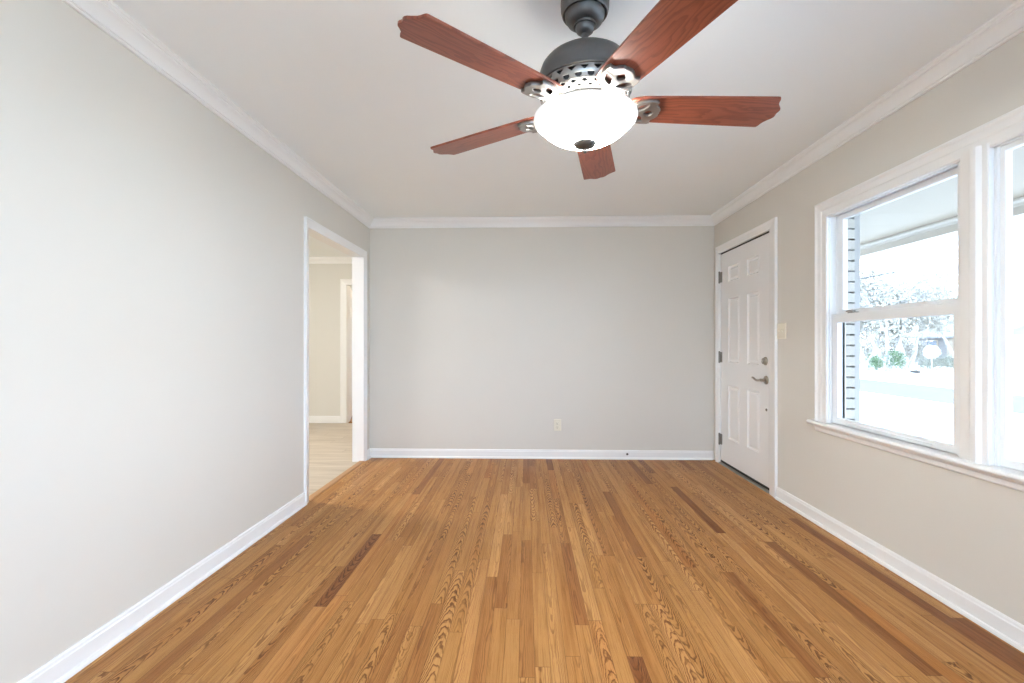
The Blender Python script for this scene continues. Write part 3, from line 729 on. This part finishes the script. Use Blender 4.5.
# bracket plate under the blade, pierced by two leaves and a lozenge
ih = [(0.150, 0.0), (0.152, 0.012), (0.160, 0.026), (0.176, 0.042), (0.196, 0.053), (0.218, 0.058), (0.243, 0.0575), (0.252, 0.054), (0.249, 0.046), (0.251, 0.036), (0.262, 0.026), (0.270, 0.014), (0.268, 0.007), (0.270, 0.0)]
ir_out = ih + [(x, -y) for x, y in ih[-2:0:-1]]
def leafhole(cx, cy_, l, w, ang):
    ps = []
    for i in range(20):
        a = 2*PI*i/20; u = math.cos(a)*l; v = math.sin(a)*w*(1-0.35*abs(math.cos(a)))
        ps.append((cx+u*math.cos(ang)-v*math.sin(ang), cy_+u*math.sin(ang)+v*math.cos(ang)))
    return ps
h1 = leafhole(0.202, 0.028, 0.030, 0.0145, math.radians(42)); h2 = leafhole(0.202, -0.028, 0.030, 0.0145, math.radians(-42))
h3 = spline([(0.212, 0), (0.232, 0.017), (0.250, 0.004), (0.250, -0.004), (0.232, -0.017)], 4)
iron_me = fill_curve([ir_out, h1, h2, h3], 0.0045, 0.0022); iron_me.name = 'blade_bracket'
# stem from the flywheel to the plate
sb = bmesh.new(); sb.from_mesh(iron_me)
tube(sb, [(0.085, 0, 0.014), (0.110, 0, 0.012), (0.130, 0, 0.004), (0.150, 0, 0.0), (0.172, 0, 0.0)], [0.017, 0.015, 0.012, 0.011, 0.007], 14)
for s in (-1, 1):
    tube(sb, [(0.135, s*0.004, 0.003), (0.152, s*0.012, 0.001), (0.170, s*0.026, 0.0), (0.188, s*0.042, 0.0)], [0.010, 0.008, 0.0065, 0.005], 10)
sb.to_mesh(iron_me); sb.free()
iron_me.materials.append(M['silver'])
for me in (blade_me, iron_me):
    for p in me.polygons: p.use_smooth = True
    me.set_sharp_from_angle(angle=math.radians(35))
ZBL = 2.017
sc_bm = bmesh.new()
for px, py in ((0.185, 0.0), (0.226, 0.040), (0.226, -0.040)):
    lathe(sc_bm, [(0.0065, 0.0), (0.0065, 0.002), (0.004, 0.004), (0, 0.0045)], (0, 0, -1), (px, py, -0.006), 12)
screw_me = bpy.data.meshes.new('screw'); sc_bm.to_mesh(screw_me); sc_bm.free(); screw_me.materials.append(M['silver'])
ANG0, PITCH = 220.6, 10.0
for k in range(5):
    b = bpy.data.objects.new('blade', blade_me); COL.objects.link(b); b.parent = fan
    a = math.radians(ANG0 - 72*k)
    b.matrix_local = Matrix.Translation((0, 0, ZBL-H)) @ Matrix.Rotation(a, 4, 'Z') @ Matrix.Rotation(-math.radians(PITCH), 4, 'X')
    ir = bpy.data.objects.new('blade_bracket', iron_me); COL.objects.link(ir); ir.parent = b; ir.location = (0, 0, -0.0105)
# light kit
bm = bmesh.new()
RIM = [(0.170, 1.984), (0.178, 1.984), (0.1845, 1.980), (0.186, 1.972), (0.183, 1.964), (0.175, 1.960), (0.170, 1.957)]
OUT = [(0.170, 1.957), (0.160, 1.946), (0.146, 1.933), (0.127, 1.918), (0.104, 1.905), (0.078, 1.895), (0.050, 1.888), (0.020, 1.885)]
INN = [(0.020, 1.885), (0.020, 1.891), (0.050, 1.894), (0.078, 1.900), (0.104, 1.910), (0.122, 1.923), (0.140, 1.938), (0.155, 1.953), (0.166, 1.970), (0.170, 1.984)]
for mi, pr in ((1, RIM), (0, OUT), (2, INN)):
    n0 = len(bm.faces); lathe(bm, zf(pr), cap=False, seg=96)
    bm.faces.ensure_lookup_table()
    for f in bm.faces[n0:]: f.material_index = mi
bmesh.ops.remove_doubles(bm, verts=bm.verts[:], dist=1e-5)
mesh_obj('light_bowl', bm, [M['bowl'], M['rim'], M['inner']], fan, smooth=35)
bm = bmesh.new(); lathe(bm, zf([(0.0, 1.985), (0.02, 1.985), (0.02, 1.960), (0.008, 1.955), (0.008, 1.885), (0, 1.885)]), seg=32)
mesh_obj('lamp_stem', bm, M['pewter'], fan, smooth=30)
bm = bmesh.new(); lathe(bm, zf([(0, 1.889), (0.040, 1.889), (0.041, 1.885), (0.036, 1.878), (0.022, 1.871), (0.010, 1.868), (0.007, 1.864), (0.0085, 1.860), (0.007, 1.855), (0.004, 1.852), (0, 1.851)]), seg=40)
mesh_obj('finial', bm, M['pewter'], fan, smooth=40)
for k in range(3):
    a = 2*PI*k/3 + 0.5
    l = lamp('bulb', (0.10*math.cos(a), 0.10*math.sin(a), 1.972-H), LAMP_W/3, 0.02, (1.0, 0.985, 0.92)); l.parent = fan

# ------------------------------------------------------------------ outside: brick face, porch, street
CO = 0.0677
bm = bmesh.new(); yj = 3.0
z = -0.4; i = 0
while z < 2.40:
    box(bm, 2.018, XO, yj, yj+0.30, z, z+CO-0.010)      # end bricks beside the window
    z += CO; i += 1
bw = struct(mesh_obj('wall_exterior', bm, M['brick'], bevel=0.003), 'white painted brick edge seen just outside the far window', 'brick wall')
bm = boxes((2.018, XO-0.016, yj+0.012, yj+0.30, -0.4, 2.42), (2.018, XO, yj+0.30, 9.0, -0.4, 2.42), (2.018, XO, YF-0.14, W3a-0.03, -0.4, 2.42), (2.018, XO, W3a-0.03, yj, -0.4, WZ0-0.03), (2.018, XO, W3a-0.03, yj, WZ1+0.05, 2.42))
mesh_obj('mortar_bed', bm, M['mortar'], bw)
bm = boxes((XO+0.001, XO+0.036, yj+0.004, yj+0.07, 0.55, 2.05), (XO+0.001, XO+0.036, yj+0.31, yj+0.37, 0.55, 2.05))
for z0, z1 in ((0.55, 0.64), (1.24, 1.32), (1.97, 2.05)): box(bm, XO+0.001, XO+0.036, yj+0.07, yj+0.31, z0, z1)
z = 0.66
while z < 1.95:
    if not (1.2 < z < 1.33): box(bm, XO+0.008, XO+0.026, yj+0.07, yj+0.31, z, z+0.03)
    z += 0.045
tag(mesh_obj('shutter', bm, M['shutter'], bevel=0.002), 'pale blue-grey shutter edge outside the far window', 'shutter')
PB = 4.17
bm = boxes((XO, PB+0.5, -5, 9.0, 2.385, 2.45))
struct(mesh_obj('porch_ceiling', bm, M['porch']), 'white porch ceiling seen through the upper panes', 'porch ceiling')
bm = boxes((PB, PB+0.16, -5, 9.0, 2.255, 2.385)); sweep(bm, [(0, 0), (-0.05, 0), (-0.045, -0.02), (-0.02, -0.035), (-0.012, -0.055), (0, -0.055)], (PB, -5, 2.385), (PB, 9, 2.385), (1, 0, 0), (0, 0, 1))
struct(mesh_obj('porch_beam', bm, M['beam'], bevel=0.003), 'white beam along the front edge of the porch', 'beam')
bm = boxes((XO-0.1, PB+0.4, -5, 9.0, GZ-0.05, -0.12))
struct(mesh_obj('porch_floor', bm, M['concrete']), 'concrete porch floor outside the windows', 'porch floor')
bm = bmesh.new()
lathe(bm, [(0, 0), (160, 0)], seg=48, cap=False); bm.transform(Matrix.Translation((0, 0, GZ)))
struct(mesh_obj('ground', bm, M['lawn']), 'pale winter lawn outside the windows', 'lawn')
bm = boxes((11.5, 15.5, -60, 120, GZ-0.02, GZ+0.012))
struct(mesh_obj('road', bm, M['asphalt']), 'pale grey street beyond the front lawn', 'street')

def leaf_cloud(bm, blobs, count, size, flat=1.0):
    for _ in range(count):
        c, r = random.choices(blobs, weights=[b[1]**2 for b in blobs])[0]
        d = Vector((random.gauss(0, 1), random.gauss(0, 1), random.gauss(0, 1)*flat)).normalized()
        p = Vector(c) + d*r*(random.random()**0.4)
        n = (d + Vector((random.uniform(-1, 1), random.uniform(-1, 1), random.uniform(-1, 1)))*0.9).normalized()
        a = n.orthogonal().normalized(); b = n.cross(a)
        th = random.uniform(0, 2*PI); a, b = a*math.cos(th)+b*math.sin(th), b*math.cos(th)-a*math.sin(th)
        s = size*random.uniform(0.6, 1.4)
        vs = [bm.verts.new(p + a*s*x + b*s*0.45*y + n*s*0.12*w) for x, y, w in ((-1, 0, 0), (0, -1, 1), (1, 0, 0), (0, 1, 1))]
        bm.faces.new(vs)
def tree(name, x, y, height, stems, spread, leaves, label, lean=0.0, leaf='leaf', lsize=0.10, group='trees across the street'):
    t = tag(empty(name, (x, y, GZ)), label, 'tree', group)
    bm = bmesh.new(); tips = []
    def grow(p, d, length, r, depth):
        pts = [p]; rad = [r]; q = p.copy(); dd = d.copy()
        for i in range(4):
            dd = (dd + Vector((random.uniform(-1, 1), random.uniform(-1, 1), random.uniform(-0.2, 0.5)))*0.16).normalized()
            q = q + dd*length/4; pts.append(q.copy()); rad.append(r*(1-0.13*(i+1)))
        tube(bm, pts, rad, 7)
        if depth == 0: tips.append(q); return
        if depth < 3: tips.append(pts[3])
        for _ in range(3 if depth > 1 else 2):
            nd = (dd + Vector((random.uniform(-1, 1), random.uniform(-1, 1), random.uniform(-0.3, 0.5)))*0.75).normalized()
            grow(q, nd, length*random.uniform(0.55, 0.75), r*0.5, depth-1)
    for s in range(stems):
        a = 2*PI*s/stems + random.uniform(-0.4, 0.4) + lean
        d = Vector((math.cos(a)*spread, math.sin(a)*spread, 1)).normalized()
        grow(Vector((math.cos(a)*0.08, math.sin(a)*0.08, -0.05)), d, height*0.40, 0.055+0.012*height, 3)
    mesh_obj('trunk', bm, M['bark'], t, smooth=60)
    bm = bmesh.new(); leaf_cloud(bm, [(p, 0.55) for p in tips] + [(p*0.62 + Vector((0, 0, 0.35)), 0.6) for p in tips], leaves, lsize)
    mesh_obj('crown', bm, M[leaf], t, recalc=False)
    return t
def px(u, d):       # ground point seen in image column u at view depth d
    s, c = math.sin(0.0302), math.cos(0.0302); r = (u-512)/F*d
    return (d*-s + r*c, d*c + r*s)
def bush(name, x, y, w, h, mat, leaves, label, group=None, lsize=0.05, stem=False):
    t = tag(empty(name, (x, y, GZ)), label, 'bush', group)
    bm = bmesh.new(); bl = []
    for _ in range(9):
        a = random.uniform(0, 2*PI); rr = random.uniform(0, 0.5)*w/2
        bl.append(((math.cos(a)*rr, math.sin(a)*rr, h*random.uniform(0.35, 0.7)), min(w, h)*0.33))
    leaf_cloud(bm, bl, leaves, lsize); mesh_obj('foliage', bm, mat, t, recalc=False)
    bm = bmesh.new()
    for _ in range(5):
        a = random.uniform(0, 2*PI); tube(bm, [(0, 0, -0.05), (math.cos(a)*w*0.12, math.sin(a)*w*0.12, h*0.35), (math.cos(a)*w*0.25, math.sin(a)*w*0.25, h*0.7)], [0.03, 0.02, 0.01], 6)
    mesh_obj('stems', bm, M['bark'], t)
    return t
for u, d, hh, ns, spr, nl, lb in (
        (867, 28.5, 5.6, 2, 0.36, 4200, 'pale slim tree at the brick edge, first of the row across the street'),
        (886, 26.5, 6.2, 3, 0.34, 4600, 'forked white-trunked tree standing between the two green bushes'),
        (906, 27.5, 6.6, 3, 0.34, 5000, 'leafy tree beside the green bush, nearest the grey house'),
        (960, 31.0, 7.0, 2, 0.34, 4600, 'tall pale tree rising behind the clipped hedge'),
        (862, 38.0, 8.0, 2, 0.40, 5200, 'broad tree at the back, left of the forked white-trunked tree'),
        (915, 41.0, 8.6, 3, 0.42, 5600, 'broad tree standing behind the grey house roof')):
    x, y = px(u, d); tree('tree', x, y, hh, ns, spr, nl, lb, lsize=0.10)
for u, d, w, h, lb in ((876, 25.6, 0.85, 1.25, 'dark green bush before the slim tree across the street'), (897, 25.4, 1.0, 1.5, 'larger dark green bush by the forked tree')):
    x, y = px(u, d); bush('bush', x, y, w, h, M['green'], 900, lb, 'green bushes across the street')
for u, d, w, h_, lb in ((864, 33, 2.6, 2.6, 'wide pale shrub beyond the slim tree at the brick edge'), (881, 34, 2.6, 2.9, 'wide pale shrub beyond the forked white-trunked tree'), (899, 33.5, 2.6, 2.7, 'wide pale shrub beyond the larger green bush'), (914, 34.5, 2.4, 2.5, 'wide pale shrub beside the grey house')):
    x, y = px(u, d); bush('shrub', x, y, w, h_, M['leaf'], 1500, lb, 'pale shrubs across the street', 0.08)
x, y = px(931.5, 26.5)
t = tag(empty('topiary', (x, y, GZ)), 'round white-blossomed shrub on a stem before the grey house', 'shrub')
bm = bmesh.new(); leaf_cloud(bm, [((0, 0, 1.18), 0.40)], 1400, 0.05); mesh_obj('blossom_head', bm, M['blossom'], t, recalc=False)
bm = bmesh.new(); tube(bm, [(0, 0, -0.05), (0.02, 0.01, 0.5), (0, 0, 1.1)], [0.035, 0.03, 0.02], 8); mesh_obj('stem', bm, M['bark'], t)
x, y = px(946, 28.5)
h = tag(empty('hedge', (x, y, GZ)), 'low clipped hedge before the grey house across the street', 'hedge')
bm = bmesh.new(); leaf_cloud(bm, [((random.uniform(-0.5, 0.5), k*0.35-1.4, random.uniform(0.25, 0.75)), 0.42) for k in range(9) for _ in range(3)], 4200, 0.045)
mesh_obj('foliage', bm, M['hedge'], h, recalc=False)
# grey house across the street
x, y = px(943, 34)
ho = tag(empty('house', (x, y, GZ), math.radians(0)), 'low grey house with a gabled roof across the street', 'house')
mesh_obj('walls', boxes((0, 7, -3.6, 2.2, 0, 2.3)), M['siding'], ho)
bm = bmesh.new(); sweep(bm, [(-0.5, 2.2), (3.5, 3.7), (7.5, 2.2), (7.5, 2.08), (3.5, 3.55), (-0.5, 2.08)], (0, -4.1, 0), (0, 2.7, 0), (1, 0, 0), (0, 0, 1))
mesh_obj('roof', bm, M['roof'], ho)
bm = bmesh.new(); sweep(bm, [(0.02, 2.25), (3.5, 3.5), (6.98, 2.25)], (0, -3.55, 0), (0, 2.15, 0), (1, 0, 0), (0, 0, 1)); mesh_obj('gable', bm, M['siding'], ho)
for yc in (-2.4, 0.9):
    f = mesh_obj('window', boxes((-0.05, 0.0, yc-0.5, yc+0.5, 0.85, 1.95)), M['porch'], ho)
    mesh_obj('pane', boxes((-0.06, -0.05, yc-0.42, yc+0.42, 0.93, 1.87)), M['pane'], f)
mesh_obj('front_door', boxes((-0.04, 0.0, -1.25, -0.35, 0.05, 2.05)), M['porch'], ho)
# fallen branch and overhead cable
x, y = px(915, 26.0)
bm = bmesh.new(); tube(bm, [(x-0.1, y-0.35, GZ+0.07), (x, y, GZ+0.08), (x+0.12, y+0.4, GZ+0.06)], [0.09, 0.08, 0.06], 10); tube(bm, [(x, y, GZ+0.08), (x+0.2, y+0.1, GZ+0.2)], [0.03, 0.015], 8)
tag(mesh_obj('log', bm, M['deadwood'], smooth=60), 'short log lying on the lawn edge across the street', 'log')
bm = bmesh.new(); tube(bm, [(16, -40+i*6, 4.3+0.0004*(i*6-65)**2*0.35) for i in range(24)], 0.022, 6)
tag(mesh_obj('power_line', bm, M['cable'], smooth=60), 'thin overhead cable crossing the sky above the trees', 'cable')
